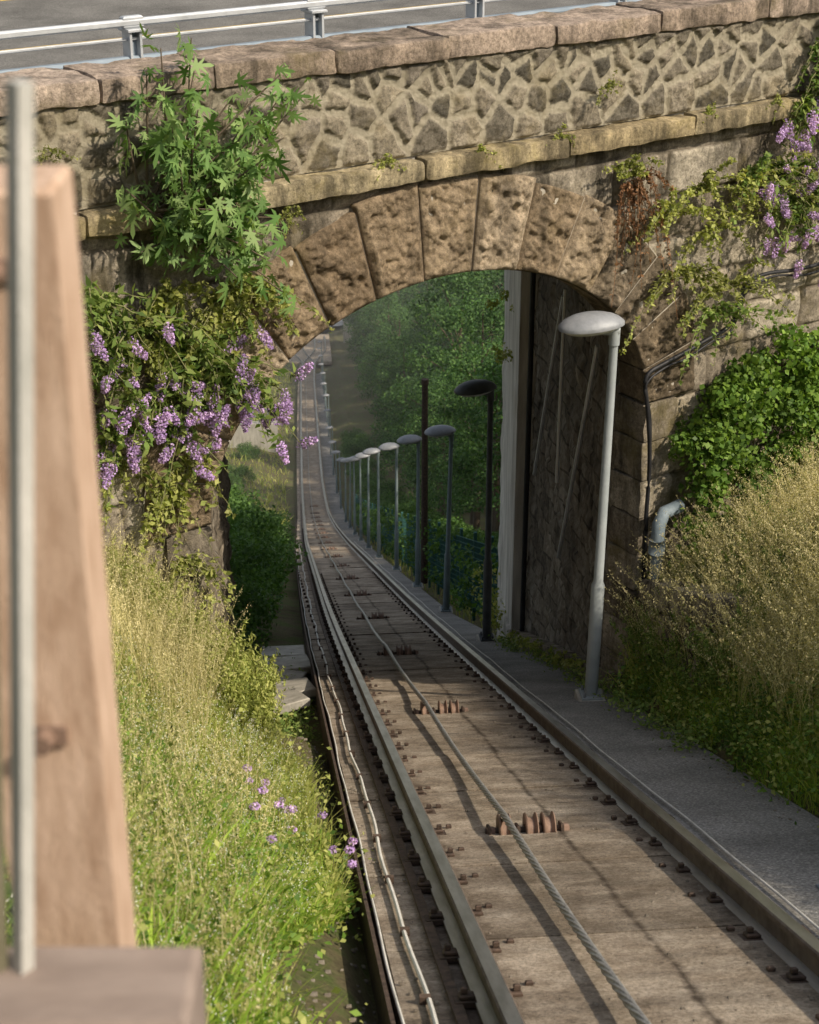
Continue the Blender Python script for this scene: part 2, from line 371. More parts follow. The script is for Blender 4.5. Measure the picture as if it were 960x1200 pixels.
def sheave_mesh():
    b=B()
    def wheel(x):
        pr=[(-.032,.03),(-.032,.085),(-.026,.09),(-.012,.062),(.012,.062),(.026,.09),(.032,.085),(.032,.03)]
        n=24; V=[]
        for a in range(n):
            t=a*2*math.pi/n
            for (px,r) in pr: V.append((x+px,r*math.cos(t),r*math.sin(t)))
        F=[]
        m=len(pr)
        for a in range(n):
            for j in range(m):
                k=(j+1)%m; F.append([a*m+j,((a+1)%n)*m+j,((a+1)%n)*m+k,a*m+k])
        b.add(V,F,0)
    for x in (-.17,-.03,.06): wheel(x)
    b.tube([(-.27,0,0),(.17,0,0)],.017,10,1)
    for x in (-.25,-.1,.012,.13): b.box(x-.008,x+.008,-.05,.05,-.09,.03,1,bev=.004)
    for x in (-.24,.15):
        b.box(x-.07,x+.05,-.07,.07,-.105,-.08,2,bev=.005)
        for yy in (-.045,.045): b.box(x-.012-.03,x+.012-.03,yy-.012,yy+.012,-.08,-.05,1,bev=.003)
        b.box(x-.02,x+.02,-.025,.025,-.09,.022,2,bev=.006)
    b.box(-.32,.22,-.09,-.075,-.12,-.06,1); b.box(-.32,.22,.075,.09,-.12,-.06,1)
    return b.mesh('cable_pulley',[m_sheave,m_rust,m_sheave])
me=sheave_mesh()
for y in np.arange(3.1,80,4.2):
    o=link('cable_pulley',me); o.location=(float(xc(y)),y,float(zt(y))-.035-.085); o.rotation_euler=(-math.atan(.439),0,0)
Yp=np.concatenate([np.arange(-4,30,.5),np.arange(30,160,3.)])
V,F=sweep([(.735,-.6),(.735,0),(1.1,.012),(1.46,0),(1.46,-.6)],Yp,0,lambda Y:-.11-pdrop(Y)); mk('footpath',V,F,m_path)
b=B()
def frp(V,y=5.75):
    V=V.copy(); yy=V[:,1].copy(); V[:,1]+=y; V[:,2]+=float(zt(y))-.439*yy; return V
b.box(.98,1.3,-.12,.12,-.105,-.088,0,frp)
for k in range(7): b.box(1.0+k*.042,1.02+k*.042,-.1,.1,-.088,-.082,1,frp)
b.obj('drain_grate',[m_galvd,m_rust])
b=B()
for i in range(1100):
    y=rng.uniform(2.5,11)
    if i%2: x=rng.uniform(-1.5,-.98); z=float(G(x,y)); r=rng.uniform(.005,.015)
    else:
        x=rng.choice([rng.uniform(-.9,-.7),rng.uniform(.48,.7),rng.uniform(-.5,.5),rng.uniform(1.2,1.45)]); r=rng.uniform(.003,.009); z=float(zt(y))-(.125 if abs(x)<.54 else .15 if x<.74 else .105)
    b.box(x-r,x+r,y-r*.8,y+r*.8,z-r*.3,z+r*.7,0,bev=r*.35)
b.obj('gravel',simple('gravel_stone',(.1,.08,.06),(.22,.19,.15),10,island=True))
# ------------------------------------------------------------ stone bridge
bridge=empty('stone_bridge')
def W(s,o,Z): s,o,Z=np.broadcast_arrays(np.asarray(s,float),np.asarray(o,float),np.asarray(Z,float)); return np.stack([CX+.866*s+.5*o,CY+.5*s-.866*o,Z],-1)
def Wf(V): return W(V[:,0],V[:,1],V[:,2])
SC,AR,HR,ZS=-1.93,1.93,1.38,-2.92
ADD,HDD=.52,.66
ss=np.concatenate([np.arange(-16,-6,.12),np.arange(-6,3,.016),np.arange(3,16.1,.12)])
zz=np.concatenate([np.arange(-6.6,-4.8,.08),np.arange(-4.8,-.84,.016)])
S,Z=np.meshgrid(ss,zz,indexing='ij'); s=S.ravel(); z=Z.ravel()
row=np.floor((z+10)/.335); zi=(z+10)/.335-row
cw=.66; offs=hsh(row,row*0,row*0,5)*cw
u=(s+40+offs)/cw; c=np.floor(u); fu=u-c
j0=(hsh(row,c,c*0,9)-.5)*.3; j1=(hsh(row,c+1,c*0,9)-.5)*.3
c=np.where(fu<j0,c-1,np.where(fu>1+j1,c+1,c)); 
jl=(hsh(row,c,c*0,9)-.5)*.3; jr=(hsh(row,c+1,c*0,9)-.5)*.3
du=np.minimum((u-c)-jl,(1+jr)-(u-c))*cw; dz_=np.minimum(zi,1-zi)*.335
ed=np.minimum(du,dz_)+fbm(np.stack([s,z,0*s],1),14,3,2)*.012
P3=np.stack([s,z,0*s],1)
tone=hsh(row,c,c*0+3,11)
mort=1-sm(ed,.006,.014)
disp=.022*sm(ed,.004,.03)+fbm(P3,7,5,21)*.06+fbm(P3,30,2,22)*.012+ (tone-.5)*.02
stain=sm(z,-2.2,-.9)*.8*(.5+fbm(np.stack([s*3,z*.5,0*s],1),1,3,8)*1.6)+.2*sm(-z,3.2,4.6)
col=np.stack([np.clip(tone,0,1),mort,np.clip(stain,0,1)],1)
V=W(s,disp,z); F=grid_faces(len(ss),len(zz))
cs=s[F].mean(1); cz=z[F].mean(1)
ins=((cs-SC)/(AR+.25))**2+((cz-ZS)/(HR+.3))**2<1
ins=(ins&(cz>=ZS))|((np.abs(cs-SC)<AR+.12)&(cz<ZS))
mk('spandrel_wall',V,F[~ins],m_ash,bridge,smooth=True,col=col)
# parapet rubble
ss=np.concatenate([np.arange(-16,-6,.1),np.arange(-6,3.2,.0115),np.arange(3.2,16.1,.1)]); zz=np.linspace(-.69,-.08,54)
S,Z=np.meshgrid(ss,zz,indexing='ij'); s=S.ravel(); z=Z.ravel()
sites=[]
for r,(zc_,w) in enumerate(((-.58,.27),(-.4,.23),(-.24,.19),(-.13,.17))):
    x=-16.5+r*.1
    while x<16.5: sites.append((x+rng.uniform(-.06,.06),zc_+rng.uniform(-.05,.05))); x+=w*rng.uniform(.65,1.35)
sites=np.array(sites); sites=sites[np.argsort(sites[:,0])]
tone=np.zeros(len(s)); ed=np.zeros(len(s))
ntn=rng.random(len(sites))
for k in range(0,len(s),20000):
    a=s[k:k+20000];bz=z[k:k+20000]
    m=(sites[:,0]>a.min()-.6)&(sites[:,0]<a.max()+.6); st=sites[m]; tn=ntn[m]
    D=np.sqrt((a[:,None]-st[None,:,0])**2+((bz[:,None]-st[None,:,1])*.85)**2)
    idx=np.argpartition(D,2,axis=1)[:,:2]; d=np.take_along_axis(D,idx,1)
    sw=d[:,0]>d[:,1]; i1=np.where(sw,idx[:,1],idx[:,0]); i2=np.where(sw,idx[:,0],idx[:,1]); d1=d.min(1); d2=d.max(1)
    pd_=np.hypot(st[i1,0]-st[i2,0],st[i1,1]-st[i2,1])
    ed[k:k+20000]=(d2**2-d1**2)/(2*pd_+1e-6); tone[k:k+20000]=tn[i1]
P3=np.stack([s,z,0*s],1)
ed=ed+fbm(P3,13,3,31)*.03
edz=np.minimum(ed,np.minimum(z+.69,-.08-z)+.01)
mort=1-sm(edz,.018,.026)
disp=.0+.022*sm(edz,.018,.034)+fbm(P3,12,5,33)*.05*(1-mort*.75)+fbm(P3,45,2,35)*.018+(tone-.5)*.015*(1-mort)
stain=.0+.35*sm(z,-.3,-.08)+fbm(np.stack([s*2,z,0*s],1),1,3,9)*.8
mk('parapet_rubble',W(s,disp,z),grid_faces(len(ss),len(zz)),m_rub,bridge,smooth=True,col=np.stack([tone,mort,np.clip(stain,0,1)],1))
def rough_block(s0,s1,o0,o1,z0,z1,res=.025,amp=.02,rnd=.02,seed=0,fine=True):
    L=[s1-s0,o1-o0,z1-z0]; n=[max(2,int(round(l/res))+1) for l in L]
    Vs=[];Fs=[];k=0
    lo=np.array([s0,o0,z0]);hi=np.array([s1,o1,z1])
    for ax in range(3):
        a,bx=[(1,2),(0,2),(0,1)][ax]
        for side in (0,1):
            ga=np.linspace(lo[a],hi[a],n[a]);gb=np.linspace(lo[bx],hi[bx],n[bx])
            A,Bq=np.meshgrid(ga,gb,indexing='ij'); P=np.zeros((A.size,3)); P[:,a]=A.ravel();P[:,bx]=Bq.ravel();P[:,ax]=hi[ax] if side else lo[ax]
            F=grid_faces(n[a],n[bx]); 
            if (side==1)^(ax==1): F=F[:,::-1]
            Vs.append(P);Fs.append(F+k);k+=len(P)
    P=np.concatenate(Vs); Q=P.copy()
    q=np.clip(P,lo+rnd,hi-rnd); d=P-q; ln=np.linalg.norm(d,axis=1)[:,None]; P=q+np.where(ln>1e-9,d/np.maximum(ln,1e-9)*np.minimum(ln,rnd),0)
    for ax in range(3): P[:,ax]+=fbm(Q,7,5,seed+ax*7)*amp*2
    return P,np.concatenate(Fs)
def blocks(name,lst,mat,parent,tonef=None,**kw):
    Vs=[];Fs=[];Cs=[];k=0
    for i,bl in enumerate(lst):
        P,F=rough_block(*bl,seed=i*13,**kw); Vs.append(P);Fs.append(F+k);k+=len(P)
        t=rng.random(); Cs.append(np.stack([np.full(len(P),t),np.zeros(len(P)),np.full(len(P),.25+.2*rng.random())],1))
    V=np.concatenate(Vs); return mk(name,Wf(V),np.concatenate(Fs),mat,parent,smooth=True,col=np.concatenate(Cs))
lst=[];x=-16.
while x<16:
    L=rng.uniform(.75,1.1); lst.append((x+.002,x+L-.002,-.47,.05+rng.uniform(-.01,.01),-.085,.06+rng.uniform(-.008,.008))); x+=L
blocks('coping',lst,m_cop,bridge,res=.025,amp=.022,rnd=.02)
lst=[];x=-16.3
while x<16:
    L=rng.uniform(1.0,1.5); lst.append((x+.002,x+L-.002,-.1,.13,-.84,-.70)); x+=L
blocks('string_course',lst,m_str,bridge,res=.025,amp=.018,rnd=.02)
Vs=[];Fs=[];Cs=[];k=0;N=15
def ell(th,v):
    return SC+(AR+ADD*v)*np.cos(th), ZS+(HR+HDD*v)*np.sin(th)
for i in range(N):
    t0=math.pi*i/N;t1=math.pi*(i+1)/N; nu,nv=32,44
    vl=1.0+ rng.uniform(-.06,.08)
    uu=np.linspace(0,1,nu);vv=np.linspace(0,1,nv); U,Vv=np.meshgrid(uu,vv,indexing='ij'); U=U.ravel();Vv=Vv.ravel()
    gap=.007/ (math.hypot(AR*math.sin((t0+t1)/2),HR*math.cos((t0+t1)/2)))
    s_,z_=ell(t0+gap+(t1-t0-2*gap)*U,Vv*vl)
    e=np.minimum(np.minimum(U,1-U)*.38,np.minimum(Vv,1-Vv)*.58)
    P3=np.stack([s_,z_,0*s_],1)
    o=.055+.02*sm(e,.0,.03)+sm(e,.008,.035)*(fbm(P3,11,4,50)*.1+fbm(P3,34,2,60)*.055)+(rng.random()-.5)*.015
    P=np.stack([s_,o,z_],1)
    F=grid_faces(nu,nv)
    idx=np.arange(nu*nv).reshape(nu,nv)
    ring=np.concatenate([idx[:,0],idx[-1,1:],idx[-2::-1,-1],idx[0,-2:0:-1]])
    R=P[ring].copy(); R[:,1]=-.25
    m=len(ring); r0=np.arange(m); F2=np.stack([ring,nu*nv+r0,nu*nv+(r0+1)%m,ring[(r0+1)%m]],1)
    Vs.append(np.concatenate([P,R]));Fs.append(np.concatenate([F,F2])+k);k+=len(P)+m
    t=rng.random(); c=np.zeros((len(P)+m,3)); c[:,0]=t; c[:,2]=.18+.15*rng.random()+(.4 if i<4 else 0); Cs.append(c)
mk('voussoirs',Wf(np.concatenate(Vs)),np.concatenate(Fs),m_vous,bridge,smooth=False,col=np.concatenate(Cs))
th=np.linspace(0,math.pi,60); V=[];
for v in (0.015,.96): 
    s_,z_=ell(th,v); V.append(W(s_,.04,z_))
mk('arch_mortar',np.concatenate(V),[[i,i+1,60+i+1,60+i] for i in range(59)],m_mortar,bridge)
lst=[]
z=ZS-.01;i=0
while z>-6.4:
    h=.33; w=.52 if i%2 else .34
    lst.append((-.0,w,-.3,.06,z-h+.008,z)); lst.append((2*SC-w,2*SC-.0,-.3,.06,z-h+.008,z)); z-=h;i+=1
blocks('jamb_quoins',lst,m_ash,bridge,res=.03,amp=.02,rnd=.015)
th=np.linspace(0,math.pi,40); yy=np.linspace(0,1,14)
s_,z_=ell(th,-.01); V=[];
for t in yy:
    P=W(s_,.03,z_); P[:,1]+=t*6.0; V.append(P)
mk('vault',np.concatenate(V),grid_faces(14,40),m_inner,bridge,smooth=True)
b=B()
def wallgrid(X,y0,y1,z0,z1,amp,name,mat):
    Y=np.arange(y0,y1,.04); Zz=np.arange(z0,z1,.04); A,Bq=np.meshgrid(Y,Zz,indexing='ij')
    P=np.stack([0*A.ravel()+X,A.ravel(),Bq.ravel()],1); P[:,0]+=fbm(P,4,5,77)*amp
    r=np.floor((P[:,2]+20)/.33); zi=((P[:,2]+20)/.33)%1; cu=((P[:,1]+10+hsh(r,r*0,r*0,4)*.6)/.62)%1
    if amp>.1: P[:,0]+=.03*(1-sm(np.minimum(np.minimum(zi,1-zi)*.33,np.minimum(cu,1-cu)*.62),.0,.045))
    mk(name,P,grid_faces(len(Y),len(Zz)),mat,bridge,smooth=True)
wallgrid(1.64,12.3,18.0,-9.6,-2.8,.16,'side_wall_right',m_inner)
wallgrid(1.66,18.5,20.2,-10,-1.2,.06,'wing_wall',m_pil_lit)
wallgrid(-1.8,10.35,16.5,-8.6,-2.8,.16,'side_wall_left',m_inner)
b.box(1.47,2.1,17.7,18.55,-10,-1.0,0,bev=.01)
b.box(1.43,2.1,17.66,18.58,-8.25,-7.9,0,bev=.01)
b.obj('pilaster',m_pil_lit,bridge)
b=B()
b.box(1.42,1.56,12.1,17.6,-9,-5.1,0); V=np.concatenate(b.V)
V[:,2]=np.where(V[:,2]>-6,zt(V[:,1])-.0-pdrop(V[:,1])*.9+.06,V[:,2]); b.V=[V]
b.obj('plinth_kerb',m_inner,bridge)
b=B()
for (y0,z0,y1,z1) in ((13.6,-2.9,15.0,-5.6),(15.3,-3.0,16.6,-5.4),(15.2,-2.9,15.25,-4.9)):
    b.tube([(1.5,y0,z0),(1.5,y1,z1)],.02,6,0)
b.tube([(1.52,12.6,-5.9),(1.52,12.62,-3.2)],.03,8,1); b.tube([(1.52,17.2,-8),(1.52,17.2,-2.9)],.03,8,1)
b.obj('wall_braces',[m_galv,m_black],bridge)
b=B()
b.box(-16,16,-8.6,-.02,-1.0,-.62,0,Wf)
b.box(-16,16,-1.05,-.03,-.62,-.45,0,Wf)
b.box(-16,16,-.42,-.03,-.45,-.09,0,Wf)
b.box(-16,16,-8.6,-8.2,-.62,-.3,0,Wf)
b.obj('deck',m_pil,bridge)
b=B(); b.box(-16,16,-8.19,-1.055,-.616,-.612,0,Wf)
b.obj('road',m_asph)
b=B(); b.box(-16,16,-4.9,-4.76,-.611,-.608,0,Wf); b.box(-16,16,-7.7,-7.6,-.611,-.608,0,Wf); b.obj('road_marking',m_paint_y)
b=B()
def rail_along(o,z,hw,hh,mi): b.box(-15,15,o-hw,o+hw,z-hh,z+hh,mi,Wf,bev=min(hw,hh)*.5)
rail_along(-.86,.20,.026,.024,0); rail_along(-.86,.10,.010,.010,0)
rail_along(-.86,-.05,.04,.045,1); rail_along(-.80,-.12,.02,.03,0)
for s0 in np.arange(-15,15,1.36)+.17-(15%1.36)+.24:
    b.box(s0-.008-.035,s0+.008-.035,-.93,-.82,-.45,.15,0,Wf); b.box(s0-.008+.035,s0+.008+.035,-.93,-.82,-.45,.15,0,Wf)
    b.box(s0-.027,s0+.027,-.88,-.87,-.45,.15,1,Wf)
    b.box(s0-.06,s0+.06,-.95,-.80,.145,.165,0,Wf,bev=.004)
    b.box(s0-.07,s0+.07,-.9,-.84,.165,.24,0,Wf,bev=.01)
b.obj('guardrail',[m_galv,m_galvd])
b=B(); b.tube([(1.74,12.05,-5.6),(1.74,12.05,-4.0),(1.75,12.07,-3.88),(1.8,12.12,-3.8),(1.95,12.2,-3.78)],.055,12); b.tube([(1.74,12.05,-4.12),(1.74,12.05,-4.0)],.068,12)
b.obj('drain_pipe',m_pipe,smooth=True)
b=B()
pts=[(2.6,-2.02),(1.9,-2.06),(1.5,-2.08),(1.1,-2.03),(.9,-2.1),(.86,-2.25),(.8,-2.42),(.55,-2.47),(.33,-2.53),(.1,-2.58),(-.12,-2.63),(-.05,-2.9),(.02,-3.4),(.0,-4.0),(.03,-4.9)]
P=np.array([W(a,.13,c_) for a,c_ in pts]).reshape(-1,3)
Pf=np.stack([np.interp(np.linspace(0,14,120),range(15),P[:,i]) for i in range(3)],1)
for i in range(3): Pf[:,i]=np.convolve(np.pad(Pf[:,i],4,'edge'),np.ones(9)/9,'valid')
b.tube(Pf,.017,8); b.tube(Pf+np.array([.01,0,-.045])+.012*np.sin(np.arange(120)*.35)[:,None],.010,6)
b.obj('electric_cable',m_black,smooth=True)
lst=[]
for r in range(5):
    y=9.9+ (r%2)*.2
    while y<12.0:
        L=rng.uniform(.35,.55); lst.append((1.62,1.95,y,min(y+L,12.15),r*.25,r*.25+.24)); y+=L+.01
Vs=[];Fs=[];Cs=[];k=0
for i,bl in enumerate(lst):
    P,F=rough_block(*bl,res=.04,amp=.03,rnd=.03,seed=i*5); P[:,2]+=zt(P[:,1])-.3; Vs.append(P);Fs.append(F+k);k+=len(P); Cs.append(np.tile([rng.random(),0,.35],(len(P),1)))
mk('stone_wall',np.concatenate(Vs),np.concatenate(Fs),m_ash,smooth=True,col=np.concatenate(Cs))
# ------------------------------------------------------------ street lamps
def lamp_mesh(mat,head):
    b=B(); H=3.0
    b.box(-.11,.11,-.11,.11,-.25,.05,3,bev=.01); b.box(-.085,.085,-.085,.085,.05,.065,0)
    for x in (-.06,.06):
        for y in (-.06,.06): b.tube([(x,y,.06),(x,y,.1)],.01,6,1)
    b.tube([(0,0,.06),(0,0,1.0),(0,0,1.03),(0,0,H)],[.052,.052,.038,.031],14,0)
    b.tube([(0,0,H-.12),(0,0,H+.0)],.042,12,0)
    b.tube([(.03,0,H-.02),(-.1,0,H+.0)],[.04,.045],10,0)
    n=28;V=[];F=[];M=[]
    prof=[(.0,.085),(.22,.083),(.45,.075),(.66,.06),(.84,.038),(.96,.014),(1.0,0.0),(1.0,-.016),(.93,-.018),(.88,-.03),(.75,-.048),(.5,-.06),(.2,-.065),(.0,-.066)]
    for (r,z) in prof:
        for a in range(n):
            t=a*2*math.pi/n; x=math.cos(t); w=.15*(1-.12*x)
            V.append((-.175+.245*r*x,w*r*math.sin(t),H+.03+z+.02*r*x))
    for i in range(len(prof)-1):
        for a in range(n):
            k=(a+1)%n; F.append([i*n+a,(i+1)*n+a,(i+1)*n+k,i*n+k]); M.append(1 if i<8 else 2)
    k0=b.n; b.V.append(np.array(V)); b.n+=len(V)
    for f,m in zip(F,M): b.F.append([q+k0 for q in f]); b.M.append(m)
    return b.mesh('street_lamp',[mat,head,m_lglass,m_pil],smooth=False)
def shade(me):
    arr=np.zeros(len(me.polygons),bool); 
    for i,p in enumerate(me.polygons): arr[i]= p.material_index!=3
    me.polygons.foreach_set('use_smooth',arr); me.set_sharp_from_angle(angle=math.radians(40))
L1,L2,L3=lamp_mesh(m_lpost,m_lhead),lamp_mesh(m_lpostd,m_lpostd),lamp_mesh(m_lpostg,m_lhead)
for m in (L1,L2,L3): shade(m)
lp=[(1.18,11.65,L1),(1.22,18,L2),(1.43,24.3,L3),(1.52,30.2,L3),(1.58,36.2,L3)]
yy=42.2
while yy<165:
    lp.append((float(xc(yy))+1.35,yy,L3)); yy+=6 if yy<70 else 8
for i,(x,y,m) in enumerate(lp):
    o=link('street_lamp',m); o.location=(x,y,float(zt(y))-.11-float(pdrop(y))); o.rotation_euler=(rng.normal(0,.008),rng.normal(0,.008),rng.uniform(-.08,.08) if i else 0)
    o.scale=(1,1,1.05 if i!=1 else 1.09)
b=B(); y=31.5; b.tube([(1.78,y,float(zt(y))-.5),(1.78,y,float(zt(y))+3.9)],[.075,.06],12); b.tube([(1.78,y,float(zt(y))+3.9),(1.78,y,float(zt(y))+4.0)],[.08,.07],12)
b.obj('utility_pole',m_rust)
b=B()
for y in np.arange(20.5,75,.09):
    x=float(xc(y))+1.85; z=float(zt(y))-.5
    b.box(x-.005,x+.005,y-.006,y+.006,z,z+1.25,0)
for y in np.arange(20.5,75,2.0):
    x=float(xc(y))+1.87; z=float(zt(y))-.5; b.box(x-.025,x+.025,y-.025,y+.025,z-.2,z+1.4,0)
Yf=np.arange(20.5,75,1.)
for dz in np.arange(-.45,.78,.1): V,F=sweep([(-.005,-.005),(-.005,.005),(.005,.005),(.005,-.005)],Yf,1.85,dz); b.add(V,F)
b.obj('green_fence',m_fence)
b=B()
for (x,y,a,l) in ((-1.25,14.0,.1,.7),(-1.32,14.9,-.12,.8),(-1.22,16.0,.05,.9),(-1.35,13.1,.2,.6),(-1.25,17.2,0,.8)):
    def fr(V,x=x,y=y,a=a):
        q=V.copy(); q[:,0]=x+V[:,0]*math.cos(a)-V[:,1]*math.sin(a); q[:,1]=y+V[:,0]*math.sin(a)+V[:,1]*math.cos(a); q[:,2]=float(zt(y))-.26+V[:,2]-.4*V[:,1]+V[:,0]*a*.8; return q
    b.box(-.25,.25,-l/2,l/2,-.04,.05,0,fr,bev=.01)
b.obj('concrete_slab',m_pil)
b=B(); y=188.; z=float(zt(y))+3.6; x=float(xc(y))
b.box(x-9,x+7,y-1,y+1,z-.5,z,0)
for q in np.arange(-9,7.1,.8):
    for yy in (y-.95,y+.95): b.box(x+q-.06,x+q+.06,yy-.06,yy+.06,z,z+1.1,1)
for hh in (.55,1.1):
    for yy in (y-.95,y+.95): b.box(x-9,x+7,yy-.06,yy+.06,z+hh-.06,z+hh+.06,1)
for q in (-5,4.5): b.box(x+q-.5,x+q+.5,y-.8,y+.8,z-6,z-.4,0)
b.obj('footbridge',[m_pil,m_lpostd])
b=B(); y=104.; z=float(zt(y))+1.9; x=float(xc(y))-1.9
for k in range(9): b.box(x-5,x-.2,y+k*.5,y+k*.5+.5,z-4,z-k*.22,0)
for q in np.arange(-5,0,.6): b.box(x+q-.03,x+q+.03,y-.03,y+.03,z,z+1.0,1)
b.box(x-5,x-.2,y-.04,y+.04,z+.96,z+1.03,1); b.box(x-5,x-.2,y-.04,y+.04,z+.48,z+.53,1)
b.obj('concrete_staircase',[m_pil,m_galvd])
V=[]; xx=np.linspace(-40,14,14)
for yv in np.linspace(203.,262.,6):
    X_=xx+xc(yv); V.append(np.stack([X_,0*X_+yv,np.maximum(G(X_,0*X_+yv),zt(yv)-.2)+.35],1))
mk('distant_road',np.concatenate(V),grid_faces(6,14),asphalt('pale_asphalt',(.3,.3,.3),(.4,.4,.4),20))
# ------------------------------------------------------------ foliage tools
def unit(v): return v/(np.linalg.norm(v,axis=1)[:,None]+1e-9)
def leaves(C,L,Wd,up=.4,T=None,out=None):
    n=len(C); L=np.broadcast_to(L,(n,)); Wd=np.broadcast_to(Wd,(n,))
    if T is None: T=unit(rng.normal(size=(n,3)))
    N=rng.normal(size=(n,3)); N[:,2]+=up*2
    if out is not None: N+=out
    N=unit(N); S=unit(np.cross(T,N)); T2=np.cross(N,S)
    h=N*(L*.1)[:,None]
    V=np.stack([C-T2*(L/2)[:,None],C+S*(Wd/2)[:,None]+h,C+T2*(L/2)[:,None],C-S*(Wd/2)[:,None]+h],1).reshape(-1,3)
    F=np.arange(n*4).reshape(-1,4); return V,F
def blades(P,H,Wd,lean,seg=3):
    n=len(P); a=rng.uniform(0,2*math.pi,n); l=H*lean*rng.uniform(.2,1,n)
    D=np.stack([np.cos(a),np.sin(a),0*a],1); ph=rng.uniform(0,2*math.pi,n); S=np.stack([np.cos(ph),np.sin(ph),0*a],1)
    f=np.linspace(0,1,seg+1); wp=np.interp(f,[0,.4,.8,1],[.7,1,.6,.08]); rows=[]
    for i in range(seg+1):
        c=P+D*(l*f[i]**2)[:,None]; c=c.copy(); c[:,2]+=H*(f[i]-.25*lean*f[i]**2)
        w=(Wd*wp[i]/2)[:,None]*S; rows+= [c-w,c+w]
    V=np.stack(rows,1).reshape(-1,3); k=2*(seg+1)
    base=np.arange(n)[:,None]*k
    F=np.concatenate([base+np.array([[2*i,2*i+1,2*i+3,2*i+2]]) for i in range(seg)],0)
    tip=(P+D*l[:,None]); tip[:,2]+=H*(1-.25*lean); return V,F,tip
class FB:
    def __init__(s): s.V=[];s.F=[];s.M=[];s.n=0
    def add(s,V,F,mi=0): s.V.append(V);s.F.append(F+s.n);s.M.append(np.full(len(F),mi));s.n+=len(V)
    def mesh(s,name,mats): return mkmesh(name,np.concatenate(s.V),np.concatenate(s.F),mats,mi=np.concatenate(s.M))
    def tube(s,P,r,n=6,mi=0):
        b=B(); b.tube(P,r,n,0,cap=False); s.add(b.V[0],np.array(b.F),mi)
def clump(fb,c,r,n,L,asp=.6,mi=0,up=.4):
    d=unit(rng.normal(size=(n,3))); rad=r*rng.uniform(.25,1,n)**.6
    C=c+d*rad[:,None]*np.array([1,1,.75]); Ls=L*rng.uniform(.6,1.3,n)
    V,F=leaves(C,Ls,Ls*asp,up,out=d*.8); fb.add(V,F,mi)
def tree_mesh(seed,H,R,nl,L):
    fb=FB(); k=rng.uniform(-.3,.3,2)
    tp=np.array([[0,0,-1],[k[0]*.3,k[1]*.3,H*.2],[k[0],k[1],H*.45],[k[0]*1.5,k[1],H*.75],[k[0]*1.2,k[1]*1.5,H*.95]])
    fb.tube(tp,[.22,.17,.12,.07,.02],8,0)
    nc=64
    for i in range(nc):
        zf=rng.uniform(.08,1)**.9; rr=R*math.sqrt(max(.05,1-((zf-.45)/.6)**2))*rng.uniform(.35,1.05); a=rng.uniform(0,2*math.pi)
        c=np.array([rr*math.cos(a),rr*math.sin(a),H*(.05+.93*zf)])
        if i%4==0:
            st=np.array([k[0]*zf,k[1]*zf,H*zf*.75]); fb.tube(np.array([st,(st+c)/2+[0,0,.2],c]),[.05,.03,.012],5,0)
        clump(fb,c,rng.uniform(.5,1.0),int(nl/nc),L,.62,1)
    return fb.mesh('tree',[m_bark,m_leaf_tree])
protos=[tree_mesh(i,h,r,7500,.19) for i,(h,r) in enumerate(((11,2.9),(9.5,2.5),(12.5,3.2),(8.5,2.8)))]
def place(name,me,x,y,s=1,dz=0):
    o=link(name,me); o.location=(x,y,float(G(np.array([x]),np.array([y]))[0])+dz); o.rotation_euler=(0,0,rng.uniform(0,6.28)); o.scale=(s,s,s*rng.uniform(.9,1.1)); return o
for y in np.arange(27,64,4.4):
    for dx,sc_ in ((4.9,.55),(9.5,.8),(14.5,1.0)):
        yy=y+rng.uniform(-1.4,1.4); place('deciduous_tree',protos[rng.integers(4)],float(xc(yy))+dx+rng.uniform(-.5,.7),yy,sc_*rng.uniform(.9,1.12))
for y in np.arange(64,152,5.0):
    for dx,sc_ in ((6.0,.7),(10.5,1.0),(16,1.15)):
        yy=y+rng.uniform(-1.6,1.6); place('deciduous_tree',protos[rng.integers(4)],float(xc(yy))+dx+rng.uniform(-.6,.8),yy,sc_*rng.uniform(.9,1.15))
for y in np.arange(150,262,6.):
    for dx in (7.5,13,20):
        yy=y+rng.uniform(-2,2)
        if 183<yy<193 : continue
        if yy>198 and dx<12: dx+=6
        place('deciduous_tree',protos[rng.integers(4)],float(xc(yy))+dx+rng.uniform(-1,1),yy,rng.uniform(1.0,1.4))
for i in range(30):
    yy=rng.uniform(150,380); xx=float(xc(yy))-rng.uniform(16,60); place('deciduous_tree',protos[rng.integers(4)],xx,yy,rng.uniform(1,1.5))
for i in range(34):
    yy=rng.uniform(272,350); xx=float(xc(yy))+rng.uniform(-26,34); place('deciduous_tree',protos[rng.integers(4)],xx,yy,rng.uniform(.9,1.4))
def shrub_mesh(R,n,L):
    fb=FB()
    for i in range(26):
        a=rng.uniform(0,6.28); rr=R*math.sqrt(rng.random()); c=np.array([rr*math.cos(a),rr*math.sin(a),R*rng.uniform(.1,1.1)*(1.1-.5*rr/R)])
        if i%3==0: fb.tube(np.array([[0,0,-.2],c*.5+[0,0,.1],c]),[.03,.02,.006],5,0)
        clump(fb,c,R*.38,int(n/26),L,.6,1)
    return fb.mesh('shrub',[m_bark,m_leaf_shrub])
sh=[shrub_mesh(1.0,4200,.085),shrub_mesh(1.2,5000,.1)]
for y in np.arange(17.6,48,1.25):
    place('shrub',sh[rng.integers(2)],float(xc(y))-rng.uniform(2.0,2.5)-(.15 if y>30 else 0),y,rng.uniform(.6,.95))
    if y>20: place('shrub',sh[rng.integers(2)],float(xc(y))-rng.uniform(3.2,4.5),y,rng.uniform(.9,1.4))
for y in np.arange(24,110,2.3):
    place('shrub',sh[rng.integers(2)],float(xc(y))+rng.uniform(2.7,3.4),y,rng.uniform(.6,1.0))
